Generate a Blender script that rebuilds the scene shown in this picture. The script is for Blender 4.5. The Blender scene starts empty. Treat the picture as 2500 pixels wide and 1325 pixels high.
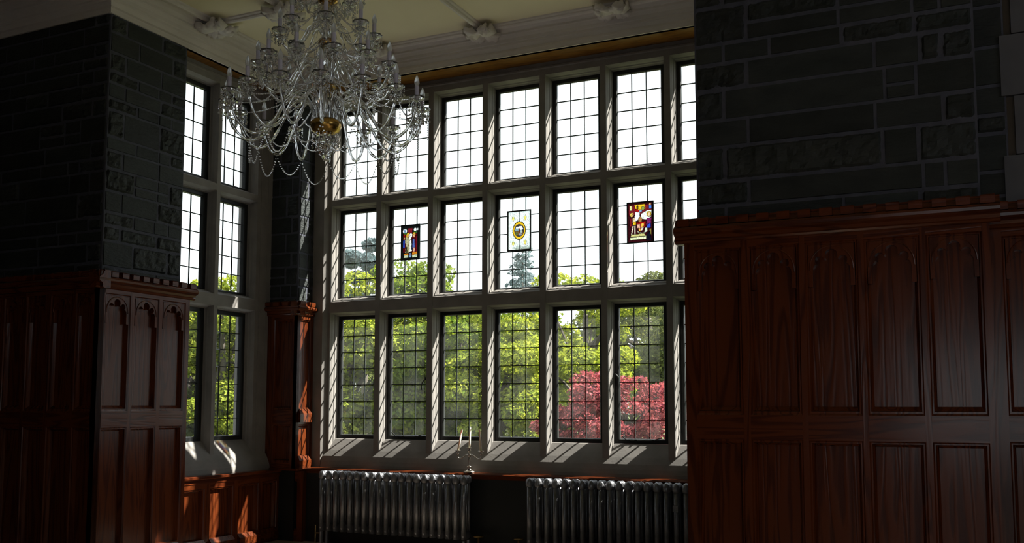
import bpy, bmesh, math, random
import numpy as np
from mathutils import Vector, Matrix, noise
from mathutils.geometry import tessellate_polygon

random.seed(7)
rng = np.random.default_rng(7)
PI = math.pi
COL = bpy.context.scene.collection
SC = bpy.context.scene

# ---------------------------------------------------------------- camera
cam_d = bpy.data.cameras.new('camera'); cam = bpy.data.objects.new('camera', cam_d); COL.objects.link(cam)
cam_d.sensor_width = 36.0; cam_d.lens = 33.73; cam_d.shift_y = 0.04965
cam_d.clip_end = 400
yaw, pitch, roll = math.radians(25.028), math.radians(4.9086), math.radians(0.0545)
fwd = Vector((-math.sin(yaw)*math.cos(pitch), math.cos(yaw)*math.cos(pitch), math.sin(pitch)))
rgt = Vector((math.cos(yaw), math.sin(yaw), 0)); upv = rgt.cross(fwd)
r2 = rgt*math.cos(roll) + upv*math.sin(roll); u2 = -rgt*math.sin(roll) + upv*math.cos(roll)
M = Matrix(((r2.x, u2.x, -fwd.x, 6.7339), (r2.y, u2.y, -fwd.y, -9.6029), (r2.z, u2.z, -fwd.z, 1.45), (0, 0, 0, 1)))
cam.matrix_world = M
SC.camera = cam

# ---------------------------------------------------------------- light and exposure
world = bpy.data.worlds.new('sky'); SC.world = world; world.use_nodes = True
wn = world.node_tree; bg = wn.nodes['Background']
bg.inputs[0].default_value = (0.90, 0.965, 1.0, 1); bg.inputs[1].default_value = 1.9
sun_d = bpy.data.lights.new('sun', 'SUN'); sun = bpy.data.objects.new('sun', sun_d); COL.objects.link(sun)
sun_d.energy = 22.0; sun_d.angle = math.radians(0.6); sun_d.color = (1.0, 0.955, 0.86)
sun.rotation_euler = Vector((-1.5, -1.0, -2.0)).to_track_quat('-Z', 'Y').to_euler()
SC.view_settings.view_transform = 'Standard'; SC.view_settings.look = 'None'
SC.view_settings.gamma = 1.0; SC.view_settings.use_curve_mapping = False
SC.view_settings.exposure = 0.0
SC.cycles.use_denoising = True
SC.cycles.max_bounces = 14; SC.cycles.transmission_bounces = 14; SC.cycles.transparent_max_bounces = 16
SC.cycles.diffuse_bounces = 5; SC.cycles.glossy_bounces = 4
SC.cycles.sample_clamp_indirect = 12.0

# ---------------------------------------------------------------- materials
def mat(name, color=(.5, .5, .5), rough=.6, metal=0.0, spec=.5, coat=0.0, trans=0.0, ior=1.45):
    m = bpy.data.materials.new(name); m.use_nodes = True
    b = m.node_tree.nodes['Principled BSDF']
    b.inputs['Base Color'].default_value = (*color, 1); b.inputs['Roughness'].default_value = rough
    b.inputs['Metallic'].default_value = metal; b.inputs['Specular IOR Level'].default_value = spec
    b.inputs['Coat Weight'].default_value = coat; b.inputs['Coat Roughness'].default_value = .15
    b.inputs['Transmission Weight'].default_value = trans; b.inputs['IOR'].default_value = ior
    return m, m.node_tree, b
def N(nt, t, **kw):
    n = nt.nodes.new(t)
    for k, v in kw.items():
        if hasattr(n, k): setattr(n, k, v)
    return n
def noisy(m, nt, b, c1, c2, scale=6, detail=6, bump=.0, bscale=40, rough=None, stretch=None, dist=.01):
    tc = N(nt, 'ShaderNodeTexCoord'); mp = N(nt, 'ShaderNodeMapping')
    nt.links.new(tc.outputs['Object'], mp.inputs[0])
    if stretch: mp.inputs['Scale'].default_value = stretch
    n1 = N(nt, 'ShaderNodeTexNoise'); n1.inputs['Scale'].default_value = scale; n1.inputs['Detail'].default_value = detail
    nt.links.new(mp.outputs[0], n1.inputs[0])
    cr = N(nt, 'ShaderNodeValToRGB'); cr.color_ramp.elements[0].color = (*c1, 1); cr.color_ramp.elements[1].color = (*c2, 1)
    cr.color_ramp.elements[0].position = .3; cr.color_ramp.elements[1].position = .7
    nt.links.new(n1.outputs[0], cr.inputs[0]); nt.links.new(cr.outputs[0], b.inputs['Base Color'])
    if bump:
        n2 = N(nt, 'ShaderNodeTexNoise'); n2.inputs['Scale'].default_value = bscale; n2.inputs['Detail'].default_value = 8
        nt.links.new(mp.outputs[0], n2.inputs[0])
        bp = N(nt, 'ShaderNodeBump'); bp.inputs['Strength'].default_value = bump; bp.inputs['Distance'].default_value = dist
        nt.links.new(n2.outputs[0], bp.inputs['Height']); nt.links.new(bp.outputs[0], b.inputs['Normal'])
    return cr

m, nt, b = mat('pale_stone', rough=.8, spec=.25); noisy(m, nt, b, (.225, .21, .20), (.29, .27, .255), 5, 8, .25, 60, dist=.003); STONE = m
m, nt, b = mat('plaster_white', rough=.75, spec=.2); noisy(m, nt, b, (.66, .61, .58), (.74, .69, .66), 3, 3, .1, 30, dist=.002); PLASTER = m
m, nt, b = mat('ceiling_cream', rough=.85, spec=.2); noisy(m, nt, b, (.74, .66, .49), (.80, .72, .54), 1.5, 3); CREAM = m
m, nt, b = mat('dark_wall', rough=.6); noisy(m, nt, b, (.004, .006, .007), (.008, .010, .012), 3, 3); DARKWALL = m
m, nt, b = mat('floor_wood', rough=.4); noisy(m, nt, b, (.42, .34, .27), (.52, .43, .34), 2, 4, stretch=(1, 8, 1)); FLOORM = m
m, nt, b = mat('room_plaster', rough=.8); noisy(m, nt, b, (.10, .085, .07), (.13, .11, .095), 2, 3); ROOMP = m
m, nt, b = mat('black_iron', (.012, .013, .013), .45, 0.0, .5); IRON = m
m, nt, b = mat('lead_came', (.012, .016, .016), .6, 0.0, .3); LEAD = m

def slate_mat(name, base1, base2, mortar=False):
    m, nt, b = mat(name, rough=.62, spec=.45)
    cr = noisy(m, nt, b, base1, base2, 3.5, 9, .75, 26, stretch=(1, 1, 2.2), dist=.012)
    at = N(nt, 'ShaderNodeAttribute', attribute_name='tone'); mx = N(nt, 'ShaderNodeMix', data_type='RGBA', blend_type='MULTIPLY')
    mx.inputs[0].default_value = 1.0
    nt.links.new(cr.outputs[0], mx.inputs[6]); nt.links.new(at.outputs['Color'], mx.inputs[7]); nt.links.new(mx.outputs[2], b.inputs['Base Color'])
    return m
SLATE = slate_mat('slate_stone', (.014, .018, .018), (.030, .035, .035))
m, nt, b = mat('slate_mortar', rough=.8); noisy(m, nt, b, (.060, .063, .088), (.09, .094, .125), 12, 5, .5, 60); MORTAR = m

def wood_mat(name, dark, light, vertical=True, rough=.24):
    m, nt, b = mat(name, rough=rough, spec=.30, coat=.16)
    tc = N(nt, 'ShaderNodeTexCoord'); mp = N(nt, 'ShaderNodeMapping'); nt.links.new(tc.outputs['Object'], mp.inputs[0])
    mp.inputs['Scale'].default_value = (1, 1, .07) if vertical else (.07, 1, 1)
    ns = N(nt, 'ShaderNodeTexNoise'); ns.inputs['Scale'].default_value = 6.5; ns.inputs['Detail'].default_value = 2.5; ns.inputs['Distortion'].default_value = .6
    nt.links.new(mp.outputs[0], ns.inputs[0])
    mul = N(nt, 'ShaderNodeMath', operation='MULTIPLY'); mul.inputs[1].default_value = 55; nt.links.new(ns.outputs[0], mul.inputs[0])
    sn = N(nt, 'ShaderNodeMath', operation='SINE'); nt.links.new(mul.outputs[0], sn.inputs[0])
    pw = N(nt, 'ShaderNodeMapRange'); pw.inputs[1].default_value = -1; pw.inputs[2].default_value = 1; nt.links.new(sn.outputs[0], pw.inputs[0])
    fine = N(nt, 'ShaderNodeTexNoise'); fine.inputs['Scale'].default_value = 130; fine.inputs['Detail'].default_value = 3; nt.links.new(mp.outputs[0], fine.inputs[0])
    ad = N(nt, 'ShaderNodeMath', operation='MULTIPLY_ADD'); ad.inputs[1].default_value = .5; nt.links.new(fine.outputs[0], ad.inputs[0]); nt.links.new(pw.outputs[0], ad.inputs[2])
    cr = N(nt, 'ShaderNodeValToRGB'); cr.color_ramp.elements[0].color = (*dark, 1); cr.color_ramp.elements[1].color = (*light, 1)
    cr.color_ramp.elements[0].position = .25; cr.color_ramp.elements[1].position = .75
    nt.links.new(ad.outputs[0], cr.inputs[0]); nt.links.new(cr.outputs[0], b.inputs['Base Color'])
    bp = N(nt, 'ShaderNodeBump'); bp.inputs['Strength'].default_value = .35; bp.inputs['Distance'].default_value = .0012
    nt.links.new(ad.outputs[0], bp.inputs['Height']); nt.links.new(bp.outputs[0], b.inputs['Normal'])
    return m
WOODV = wood_mat('oak_mahogany_vertical', (.062, .0125, .0042), (.115, .0255, .007))
WOODH = wood_mat('oak_mahogany_horizontal', (.064, .013, .0042), (.118, .026, .007), False)
SOFFIT = wood_mat('varnished_soffit', (.16, .065, .010), (.26, .115, .02), False, .3)

# leaded glass: clear thin pane with a film of dust
def glass_mat():
    m = bpy.data.materials.new('window_glass'); m.use_nodes = True; nt = m.node_tree; nt.nodes.clear()
    out = N(nt, 'ShaderNodeOutputMaterial'); tr = N(nt, 'ShaderNodeBsdfTransparent'); tr.inputs[0].default_value = (.95, .975, .965, 1)
    gl = N(nt, 'ShaderNodeBsdfGlossy'); gl.inputs['Roughness'].default_value = .02
    df = N(nt, 'ShaderNodeBsdfTranslucent'); df.inputs[0].default_value = (.9, .93, .9, 1)
    lw = N(nt, 'ShaderNodeLayerWeight'); lw.inputs[0].default_value = .5
    pw = N(nt, 'ShaderNodeMath', operation='POWER'); pw.inputs[1].default_value = 5; nt.links.new(lw.outputs['Facing'], pw.inputs[0])
    fr = N(nt, 'ShaderNodeMapRange'); fr.inputs[3].default_value = .06; fr.inputs[4].default_value = 1.0; nt.links.new(pw.outputs[0], fr.inputs[0])
    m1 = N(nt, 'ShaderNodeMixShader'); m2 = N(nt, 'ShaderNodeMixShader')
    nt.links.new(fr.outputs[0], m1.inputs[0]); nt.links.new(tr.outputs[0], m1.inputs[1]); nt.links.new(gl.outputs[0], m1.inputs[2])
    tc = N(nt, 'ShaderNodeTexCoord'); ns = N(nt, 'ShaderNodeTexNoise'); ns.inputs['Scale'].default_value = 2.2; ns.inputs['Detail'].default_value = 5
    nt.links.new(tc.outputs['Object'], ns.inputs[0])
    mr = N(nt, 'ShaderNodeMapRange'); mr.inputs[1].default_value = .42; mr.inputs[2].default_value = .8; mr.inputs[3].default_value = .008; mr.inputs[4].default_value = .045
    nt.links.new(ns.outputs[0], mr.inputs[0]); nt.links.new(mr.outputs[0], m2.inputs[0])
    nt.links.new(m1.outputs[0], m2.inputs[1]); nt.links.new(df.outputs[0], m2.inputs[2]); nt.links.new(m2.outputs[0], out.inputs[0])
    n2 = N(nt, 'ShaderNodeTexNoise'); n2.inputs['Scale'].default_value = 7; nt.links.new(tc.outputs['Object'], n2.inputs[0])
    bp = N(nt, 'ShaderNodeBump'); bp.inputs['Strength'].default_value = .15; bp.inputs['Distance'].default_value = .01
    nt.links.new(n2.outputs[0], bp.inputs['Height']); nt.links.new(bp.outputs[0], gl.inputs['Normal'])
    return m
GLASS = glass_mat()
def stained_mat():
    m = bpy.data.materials.new('stained_glass'); m.use_nodes = True; nt = m.node_tree; nt.nodes.clear()
    out = N(nt, 'ShaderNodeOutputMaterial'); tr = N(nt, 'ShaderNodeBsdfTransparent'); tl = N(nt, 'ShaderNodeBsdfTranslucent')
    at = N(nt, 'ShaderNodeAttribute', attribute_name='paint'); mx = N(nt, 'ShaderNodeMixShader'); mx.inputs[0].default_value = .25
    nt.links.new(at.outputs['Color'], tr.inputs[0]); nt.links.new(at.outputs['Color'], tl.inputs[0])
    nt.links.new(tr.outputs[0], mx.inputs[1]); nt.links.new(tl.outputs[0], mx.inputs[2]); nt.links.new(mx.outputs[0], out.inputs[0])
    return m
STAINED = stained_mat()
def leaf_mat(name, c1, c2, tint, tr=.55):
    m = bpy.data.materials.new(name); m.use_nodes = True; nt = m.node_tree; nt.nodes.clear()
    out = N(nt, 'ShaderNodeOutputMaterial'); d = N(nt, 'ShaderNodeBsdfDiffuse'); t = N(nt, 'ShaderNodeBsdfTranslucent'); mx = N(nt, 'ShaderNodeMixShader'); mx.inputs[0].default_value = tr
    at = N(nt, 'ShaderNodeAttribute', attribute_name='tone'); cr = N(nt, 'ShaderNodeValToRGB')
    cr.color_ramp.elements[0].color = (*c1, 1); cr.color_ramp.elements[1].color = (*c2, 1)
    nt.links.new(at.outputs['Fac'], cr.inputs[0]); nt.links.new(cr.outputs[0], d.inputs[0])
    m2 = N(nt, 'ShaderNodeMix', data_type='RGBA', blend_type='MULTIPLY'); m2.inputs[0].default_value = 1; m2.inputs[7].default_value = (*tint, 1)
    nt.links.new(cr.outputs[0], m2.inputs[6]); nt.links.new(m2.outputs[2], t.inputs[0])
    nt.links.new(d.outputs[0], mx.inputs[1]); nt.links.new(t.outputs[0], mx.inputs[2]); nt.links.new(mx.outputs[0], out.inputs[0])
    return m
m, nt, b = mat('bark', rough=.9); noisy(m, nt, b, (.05, .04, .03), (.09, .075, .06), 20, 5); BARK = m
m, nt, b = mat('grass', rough=.9); noisy(m, nt, b, (.07, .085, .03), (.10, .12, .04), 1.5, 8); GRASS = m
m, nt, b = mat('crystal', (.97, .98, 1.0), .04, 0, .8, 0, .93, 1.52); CRYSTAL = m
m, nt, b = mat('crystal_bead', (.97, .97, 1.0), .06, 0, 1.0, 0, .9, 1.6); BEAD = m
m, nt, b = mat('gilt_brass', (.80, .50, .13), .22, 1.0); noisy(m, nt, b, (.62, .36, .08), (.85, .55, .17), 30, 4, .4, 160, dist=.002); GILT = m
m, nt, b = mat('candle_sleeve', (.78, .76, .95), .5, 0, .3); SLEEVE = m
m, nt, b = mat('frosted_bulb', (.9, .92, .93), .3, 0, .5, 0, .5, 1.3); BULB = m
m, nt, b = mat('wax', (.80, .76, .60), .5, 0, .4); b.inputs['Subsurface Weight'].default_value = .2; WAX = m
m, nt, b = mat('tarnished_silver', (.55, .50, .44), .25, 1.0); SILVER = m
m, nt, b = mat('radiator_paint', rough=.4, metal=.65); noisy(m, nt, b, (.19, .19, .205), (.28, .28, .30), 14, 5, .5, 55, dist=.004); RADI = m
m, nt, b = mat('valve_brass', (.35, .24, .10), .4, 1.0); VALVE = m

# ---------------------------------------------------------------- geometry helpers
class MB:
    def __init__(s): s.v = []; s.f = []; s.mi = []; s.tone = []
    def add(s, vs, fs, mi=0, tone=None):
        o = len(s.v); s.v += [tuple(p) for p in vs]; s.f += [tuple(o+i for i in f) for f in fs]
        s.mi += [mi]*len(fs); s.tone += [tone if tone else (1, 1, 1)]*len(fs); return s
    def box(s, a, b, mi=0, tone=None):
        x0, y0, z0 = a; x1, y1, z1 = b
        return s.add([(x0,y0,z0),(x1,y0,z0),(x1,y1,z0),(x0,y1,z0),(x0,y0,z1),(x1,y0,z1),(x1,y1,z1),(x0,y1,z1)],
              [(0,3,2,1),(4,5,6,7),(0,1,5,4),(1,2,6,5),(2,3,7,6),(3,0,4,7)], mi, tone)
    def prism_z(s, poly, z0, z1, mi=0):       # poly in x,y
        n = len(poly); vs = [(x, y, z0) for x, y in poly]+[(x, y, z1) for x, y in poly]
        fs = [(i, (i+1) % n, n+(i+1) % n, n+i) for i in range(n)]
        for t in tessellate_polygon([[Vector((x, y, 0)) for x, y in poly]]): fs += [tuple(t), tuple(n+i for i in t)]
        return s.add(vs, fs, mi)
    def prism_x(s, poly, x0, x1, mi=0):       # poly in y,z
        n = len(poly); vs = [(x0, y, z) for y, z in poly]+[(x1, y, z) for y, z in poly]
        fs = [(i, (i+1) % n, n+(i+1) % n, n+i) for i in range(n)]
        for t in tessellate_polygon([[Vector((y, z, 0)) for y, z in poly]]): fs += [tuple(t), tuple(n+i for i in t)]
        return s.add(vs, fs, mi)
    def plate_y(s, poly, y0, y1, mi=0):       # poly in x,z extruded in y
        n = len(poly); vs = [(x, y0, z) for x, z in poly]+[(x, y1, z) for x, z in poly]
        fs = [(i, (i+1) % n, n+(i+1) % n, n+i) for i in range(n)]
        for t in tessellate_polygon([[Vector((x, z, 0)) for x, z in poly]]): fs += [tuple(t), tuple(n+i for i in t)]
        return s.add(vs, fs, mi)
    def tube(s, pts, r, n=8, mi=0, twist=0.0, lobes=0, caps=True):
        pts = [Vector(p) for p in pts]; m_ = len(pts); rr = r if isinstance(r, (list, tuple)) else [r]*m_
        vs = []; ref = Vector((0, 0, 1))
        t0 = (pts[1]-pts[0]).normalized()
        if abs(t0.dot(ref)) > .95: ref = Vector((1, 0, 0))
        a = t0.cross(ref).normalized()
        for i, p in enumerate(pts):
            t = (pts[min(i+1, m_-1)]-pts[max(i-1, 0)]).normalized()
            a = (a - t*a.dot(t)).normalized(); bb = t.cross(a)
            for k in range(n):
                th = 2*PI*k/n+twist*i; q = rr[i]*(1+(.28*math.cos(lobes*2*PI*k/n) if lobes else 0))
                vs.append(p+a*math.cos(th)*q+bb*math.sin(th)*q)
        fs = [(i*n+k, i*n+(k+1) % n, (i+1)*n+(k+1) % n, (i+1)*n+k) for i in range(m_-1) for k in range(n)]
        if caps: fs += [tuple(range(n))[::-1], tuple((m_-1)*n+k for k in range(n))]
        return s.add(vs, fs, mi)
    def lathe(s, prof, c=(0, 0, 0), n=16, mi=0, flute=0.0, lob=0):
        vs = []; 
        for r, z in prof:
            for k in range(n):
                th = 2*PI*k/n; q = r*(1+flute*math.cos(lob*th)); vs.append((c[0]+q*math.cos(th), c[1]+q*math.sin(th), c[2]+z))
        fs = [(i*n+k, i*n+(k+1) % n, (i+1)*n+(k+1) % n, (i+1)*n+k) for i in range(len(prof)-1) for k in range(n)]
        return s.add(vs, fs, mi)
    def ring(s, r0, r1, y0, y1, mi=0):        # loft between two x,z rects (x0,z0,x1,z1) at depths y0,y1
        def c(r, y): return [(r[0], y, r[1]), (r[2], y, r[1]), (r[2], y, r[3]), (r[0], y, r[3])]
        return s.add(c(r0, y0)+c(r1, y1), [(i, (i+1) % 4, 4+(i+1) % 4, 4+i) for i in range(4)], mi)
    def build(s, name, mats, parent=None, smooth=False, loc=None, rz=0, attr=None):
        me = bpy.data.meshes.new(name); me.from_pydata(s.v, [], s.f)
        for m_ in (mats if isinstance(mats, (list, tuple)) else [mats]): me.materials.append(m_)
        if any(s.mi): me.polygons.foreach_set('material_index', s.mi)
        if attr:
            ca = me.color_attributes.new(attr, 'FLOAT_COLOR', 'CORNER'); arr = []
            for p, t in zip(me.polygons, s.tone): arr += [*t, 1]*p.loop_total
            ca.data.foreach_set('color', arr)
        bm = bmesh.new(); bm.from_mesh(me); bmesh.ops.recalc_face_normals(bm, faces=bm.faces)
        bm.to_mesh(me); bm.free()
        if smooth: me.shade_smooth() if smooth is True else me.polygons.foreach_set('use_smooth', [True]*len(me.polygons))
        o = bpy.data.objects.new(name, me); COL.objects.link(o)
        if parent: o.parent = parent
        if loc: o.location = loc
        if rz: o.rotation_euler.z = rz
        return o

def empty(name, loc=(0, 0, 0), rz=0):
    o = bpy.data.objects.new(name, None); COL.objects.link(o); o.location = loc; o.rotation_euler.z = rz; o.empty_display_size = .1; return o
def tag(o, label, cat=None, group=None, kind=None):
    o['label'] = label
    if cat: o['category'] = cat
    if group: o['group'] = group
    if kind: o['kind'] = kind
    return o
def S(o, label, cat): return tag(o, label, cat, kind='structure')
def catmull(P, k=6):
    P = [Vector(p) for p in P]; out = []
    for i in range(len(P)-1):
        p0, p1, p2, p3 = P[max(i-1, 0)], P[i], P[i+1], P[min(i+2, len(P)-1)]
        for j in range(k):
            t = j/k; out.append(.5*((2*p1)+(p2-p0)*t+(2*p0-5*p1+4*p2-p3)*t*t+(3*p1-p0-3*p2+p3)*t**3))
    out.append(P[-1]); return out

# ---------------------------------------------------------------- key dimensions (metres)
FLOOR = -.12; CEIL = 5.5; HEAD = 5.196
ROWS = [(3.983, 4.977, 5), (2.747, 3.755, 5), (1.10, 2.464, 7)]     # glass bottom, top, quarries high
GW = .48; PW = .70; PL = .672; XL = -.872
FR = .045

# ---------------------------------------------------------------- room shell
o = MB().box((-7, -14.2, FLOOR-.1), (11.2, -2.7, FLOOR)).box((-.95, -2.7, FLOOR-.1), (5.5, .02, FLOOR)).build('floor', FLOORM); S(o, 'pale wooden floor of the hall, below the radiators', 'floor')
o = MB().box((-7, -14.2, CEIL), (11.2, -2.7, CEIL+.12)).box((-.95, -2.7, CEIL), (5.5, .02, CEIL+.12)).build('ceiling', CREAM); S(o, 'pale cream plaster ceiling with white ribs', 'ceiling')
def room_wall(name, a, b, label, m_=ROOMP): return S(MB().box(a, b).build(name, m_), label, 'wall')
room_wall('wall_far_left', (-7.2, -14.2, FLOOR), (-7, -3.1, CEIL), 'plain brown end wall of the hall, out of frame at left')
S(MB().box((11, -14.2, FLOOR), (11.2, -7.0, CEIL)).box((11, -5.0, FLOOR), (11.2, -2.5, CEIL)).box((11, -7.0, FLOOR), (11.2, -5.0, 3.1)).box((11, -7.0, 4.8), (11.2, -5.0, CEIL)).build('wall_far_right', ROOMP), 'plain brown end wall with an added high opening for light, out of frame at right', 'wall')  # high opening is added out of view to brighten chandelier and right pier
mb = MB()
mb.box((-7, -14.2, FLOOR), (5.9, -14, CEIL)); mb.box((9.4, -14.2, FLOOR), (11, -14, CEIL)); mb.box((5.9, -14.2, FLOOR), (9.4, -14, .75)); mb.box((5.9, -14.2, 2.4), (9.4, -14, CEIL))
S(mb.build('wall_rear', ROOMP), 'plain rear wall behind the camera with a wide window opening', 'wall')

# ---------------------------------------------------------------- stone window walls
def mullion_poly(c, hb, hf):                    # x,y section symmetric about c; room side is -y
    half = [(hb-.035, .085), (hb-.012, .02), (hb, .012), (hb, -.035), (hb-.010, -.055), (hb-.010, -.080), (hb-(hb-hf)*.55, -.090), (hb-(hb-hf)*.62, -.118), (hf+.004, -.145), (hf, -.1615)]
    return [(c+x, y) for x, y in half]+[(c-x, y) for x, y in reversed(half)]
def transom_poly(z0, z1):                       # y,z section: z0 top of the light below, z1 bottom of light above
    return [(.085, z0+.03), (.02, z0+.01), (.012, z0), (-.035, z0), (-.055, z0+.010), (-.080, z0+.010), (-.09, z0+.02), (-.118, z0+.023), (-.145, z0+.030), (-.16, z0+.035),
            (-.16, z1-.055), (-.145, z1-.050), (-.12, z1-.034), (-.09, z1-.030), (-.08, z1-.018), (-.05, z1-.012), (-.03, z1), (.012, z1), (.02, z1-.01), (.085, z1-.03)]
HEADZ = ROWS[0][1]+FR; SILLZ = 1.05
def window_wall(name, label, loc, rz, lights, jl, jr, pitch, left_poly, right_poly, s0, s1):
    root = S(empty(name, loc, rz), label, 'wall')
    hb = (pitch-GW-2*FR)/2; hf = .033 if pitch > .69 else .028
    for i in range(len(lights)-1):
        c = (lights[i]+GW+lights[i+1])/2
        MB().prism_z(mullion_poly(c, hb, hf), .80, HEAD+.1).build('mullion', STONE, root)
    for (zt, zb) in ((ROWS[2][1]+FR, ROWS[1][0]-.02), (ROWS[1][1]+FR, ROWS[0][0]-.02)):
        MB().prism_x(transom_poly(zt, zb), jl, jr).build('transom', STONE, root)
    # head
    hp = [(.14, HEADZ+.09), (.085, HEADZ+.06), (.012, HEADZ), (-.035, HEADZ), (-.055, HEADZ+.010), (-.080, HEADZ+.010), (-.09, HEADZ+.02), (-.118, HEADZ+.023), (-.145, HEADZ+.030), (-.16, HEADZ+.035),
          (-.16, HEADZ+.10), (-.175, HEADZ+.108), (-.175, HEADZ+.125), (-.16, HEADZ+.135), (-.16, HEAD+.3), (.14, HEAD+.3)]
    MB().prism_x(hp, jl, jr).build('window_head', STONE, root)
    MB().prism_z(left_poly, FLOOR, HEAD+.3).build('jamb', STONE, root)
    MB().prism_z(right_poly, FLOOR, HEAD+.3).build('jamb', STONE, root)
    sp = [(.14, SILLZ-.08), (.012, SILLZ-.002), (-.045, SILLZ), (-.055, SILLZ-.004), (-.155, .915), (-.20, .850), (-.226, .798), (-.243, .755), (-.25, .715), (-.25, FLOOR), (.14, FLOOR)]
    MB().prism_x(sp, s0, s1).build('sill', STONE, root)
    return root
W_L = [PW*i for i in range(7)]
jp = [(-.10, .14), (-.06, .03), (-.045, .012), (-.045, -.035), (-.055, -.055), (-.055, -.080), (-.064, -.09), (-.066, -.118), (-.075, -.145), (-.078, -.1615)]
left_p = jp+[(-.100, -.1615), (-.142, -.225), (-.36, -.225), (-.9, -.02), (-.9, .14)]
xr = 6*PW+GW
right_p = [(xr-x, y) for x, y in jp]+[(xr+.10, -.1615), (xr+.142, -.225), (xr+.5, -.225), (xr+.8, .14)]
wall_back = window_wall('wall_back', 'tall grey stone window wall of the bay with seven lights across and three rows', (0, 0, 0), 0, W_L, -.09, xr+.09, PW, left_p, right_p, -.12, xr+.12)
# left wall of the bay (local x = world y, local -y = world +x)
L_L = [-1.989, -1.317]
jl2 = [(L_L[0]+x, y) for x, y in jp]
jr2 = [(L_L[1]+GW-x, y) for x, y in jp]
wall_left = window_wall('wall_left', 'grey stone side wall of the bay with two narrow window lights across', (XL, 0, 0), PI/2, L_L, L_L[0]-.09, L_L[1]+GW+.09, PL,
    jl2+[(-2.12, -.17), (-2.12, -.20), (-2.30, -.20), (-2.6, .14)], jr2+[(-.70, -.16), (-.70, -.168), (-.58, -.168), (-.58, -.175), (-.42, -.175), (.1, -.1), (.1, .14)], -2.2, -.35)

# ---------------------------------------------------------------- leaded window lights
CASEMENT = {('W', 1, 2), ('W', 5, 2), ('L', 0, 2), ('L', 1, 2), ('L', 0, 1), ('L', 1, 1), ('L', 0, 0), ('L', 1, 0)}
glass_cache = {}
def make_light(idx, row, loc, rz, label, casement, handle, skip=None):
    z0, z1, nq = ROWS[row]; h = z1-z0; root = S(empty('window_%d' % idx, (loc[0], loc[1], z0), rz), label, 'window')
    key = (row, casement, handle, skip)
    if key in glass_cache:
        for src in glass_cache[key]:
            c = src.copy(); COL.objects.link(c); c.parent = root
        return root
    parts = []
    fb = .05 if row == 2 else .03
    mb = MB()
    outer = (-FR, -fb, GW+FR, h+FR); inner = (0, 0, GW, h)
    y0, y1 = ((-.026, .015) if handle else (-.045, .015)) if casement else (-.020, .015)
    mb.ring(outer, (-.008, -.008, GW+.008, h+.008), y0, y0); mb.ring((-.008, -.008, GW+.008, h+.008), inner, y0, y0+.012)
    mb.ring(inner, inner, y0+.012, y1); mb.ring(inner, outer, y1, y1); mb.ring(outer, outer, y1, y0)
    parts.append(mb.build('window_frame', IRON, root))
    g = MB(); 
    xs = [0, GW/3, 2*GW/3, GW]; zs = [h*i/nq for i in range(nq+1)]
    for i in range(3):
        for j in range(nq):
            t = [random.uniform(-.0012, .0012) for _ in range(2)]
            g.add([(xs[i], t[0], zs[j]), (xs[i+1], t[1], zs[j]), (xs[i+1], -t[0], zs[j+1]), (xs[i], -t[1], zs[j+1])], [(0, 1, 2, 3)])
    parts.append(g.build('glass_panes', GLASS, root))
    l = MB(); w = .0046
    def bar(x0, z0_, x1, z1_):
        if skip:      # leading stops at the border of the stained panel
            a, b_, c, d = skip
            if x0 == x1 and a < x0 < c:
                l.box((x0-w, -.006, z0_), (x0+w, .006, b_)); l.box((x0-w, -.006, d), (x0+w, .006, z1_)); return
            if z0_ == z1_ and b_ < z0_ < d:
                l.box((x0, -.006, z0_-w), (a, .006, z0_+w)); l.box((c, -.006, z0_-w), (x1, .006, z0_+w)); return
        if x0 == x1: l.box((x0-w, -.006, z0_), (x0+w, .006, z1_))
        else: l.box((x0, -.0065, z0_-w), (x1, .0065, z0_+w))
    for x in xs[1:-1]: bar(x, 0, x, h)
    for z in zs[1:-1]: bar(0, z, GW, z)
    parts.append(l.build('lead_came', LEAD, root))
    if handle:
        hx = GW+.012 if handle == 'R' else -.012; sgn = -1 if handle == 'R' else 1
        q = MB(); zc = h*.47
        q.tube([(hx, -.026, zc), (hx, -.075, zc)], .012, 8)
        q.tube(catmull([(hx+sgn*.004, -.075, zc+.03), (hx, -.078, zc), (hx+sgn*.030, -.078, zc-.03), (hx+sgn*.052, -.075, zc-.075), (hx+sgn*.045, -.075, zc-.125)] if handle == 'R' else
                       [(hx+.012, -.075, zc+.012), (hx-.01, -.078, zc+.03), (hx+.016, -.08, zc), (hx+.018, -.078, zc-.06), (hx+.020, -.075, zc-.12)], 4), .0065, 6)
        q.box((hx-.012, -.034, zc-.05), (hx+.012, -.026, zc+.05))
        parts.append(q.build('casement_handle', IRON, root))
        q = MB(); q.tube(catmull([(.02, -.034, .03), (.05, -.034, .012), (.085, -.034, -.012), (.2, -.034, -.018), (.43, -.034, -.014)], 4), .006, 6)
        for x in (.10, .18, .36): q.box((x-.012, -.040, -.03), (x+.012, -.026, -.006))
        q.tube(catmull([(.38, -.037, -.008), (.42, -.040, .004), (.46, -.040, .012)], 3), .005, 6)
        parts.append(q.build('casement_stay', IRON, root))
    glass_cache[key] = parts
    return root
RN = ['top row', 'middle row', 'bottom row']; ORD = ['first', 'second', 'third', 'fourth', 'fifth', 'sixth', 'seventh']
STAINED_BOX = {1: (.110, .390, .37, .812), 3: (.098, .408, .388, .862), 5: (.095, .395, .390, .835)}
idx = 1
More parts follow.
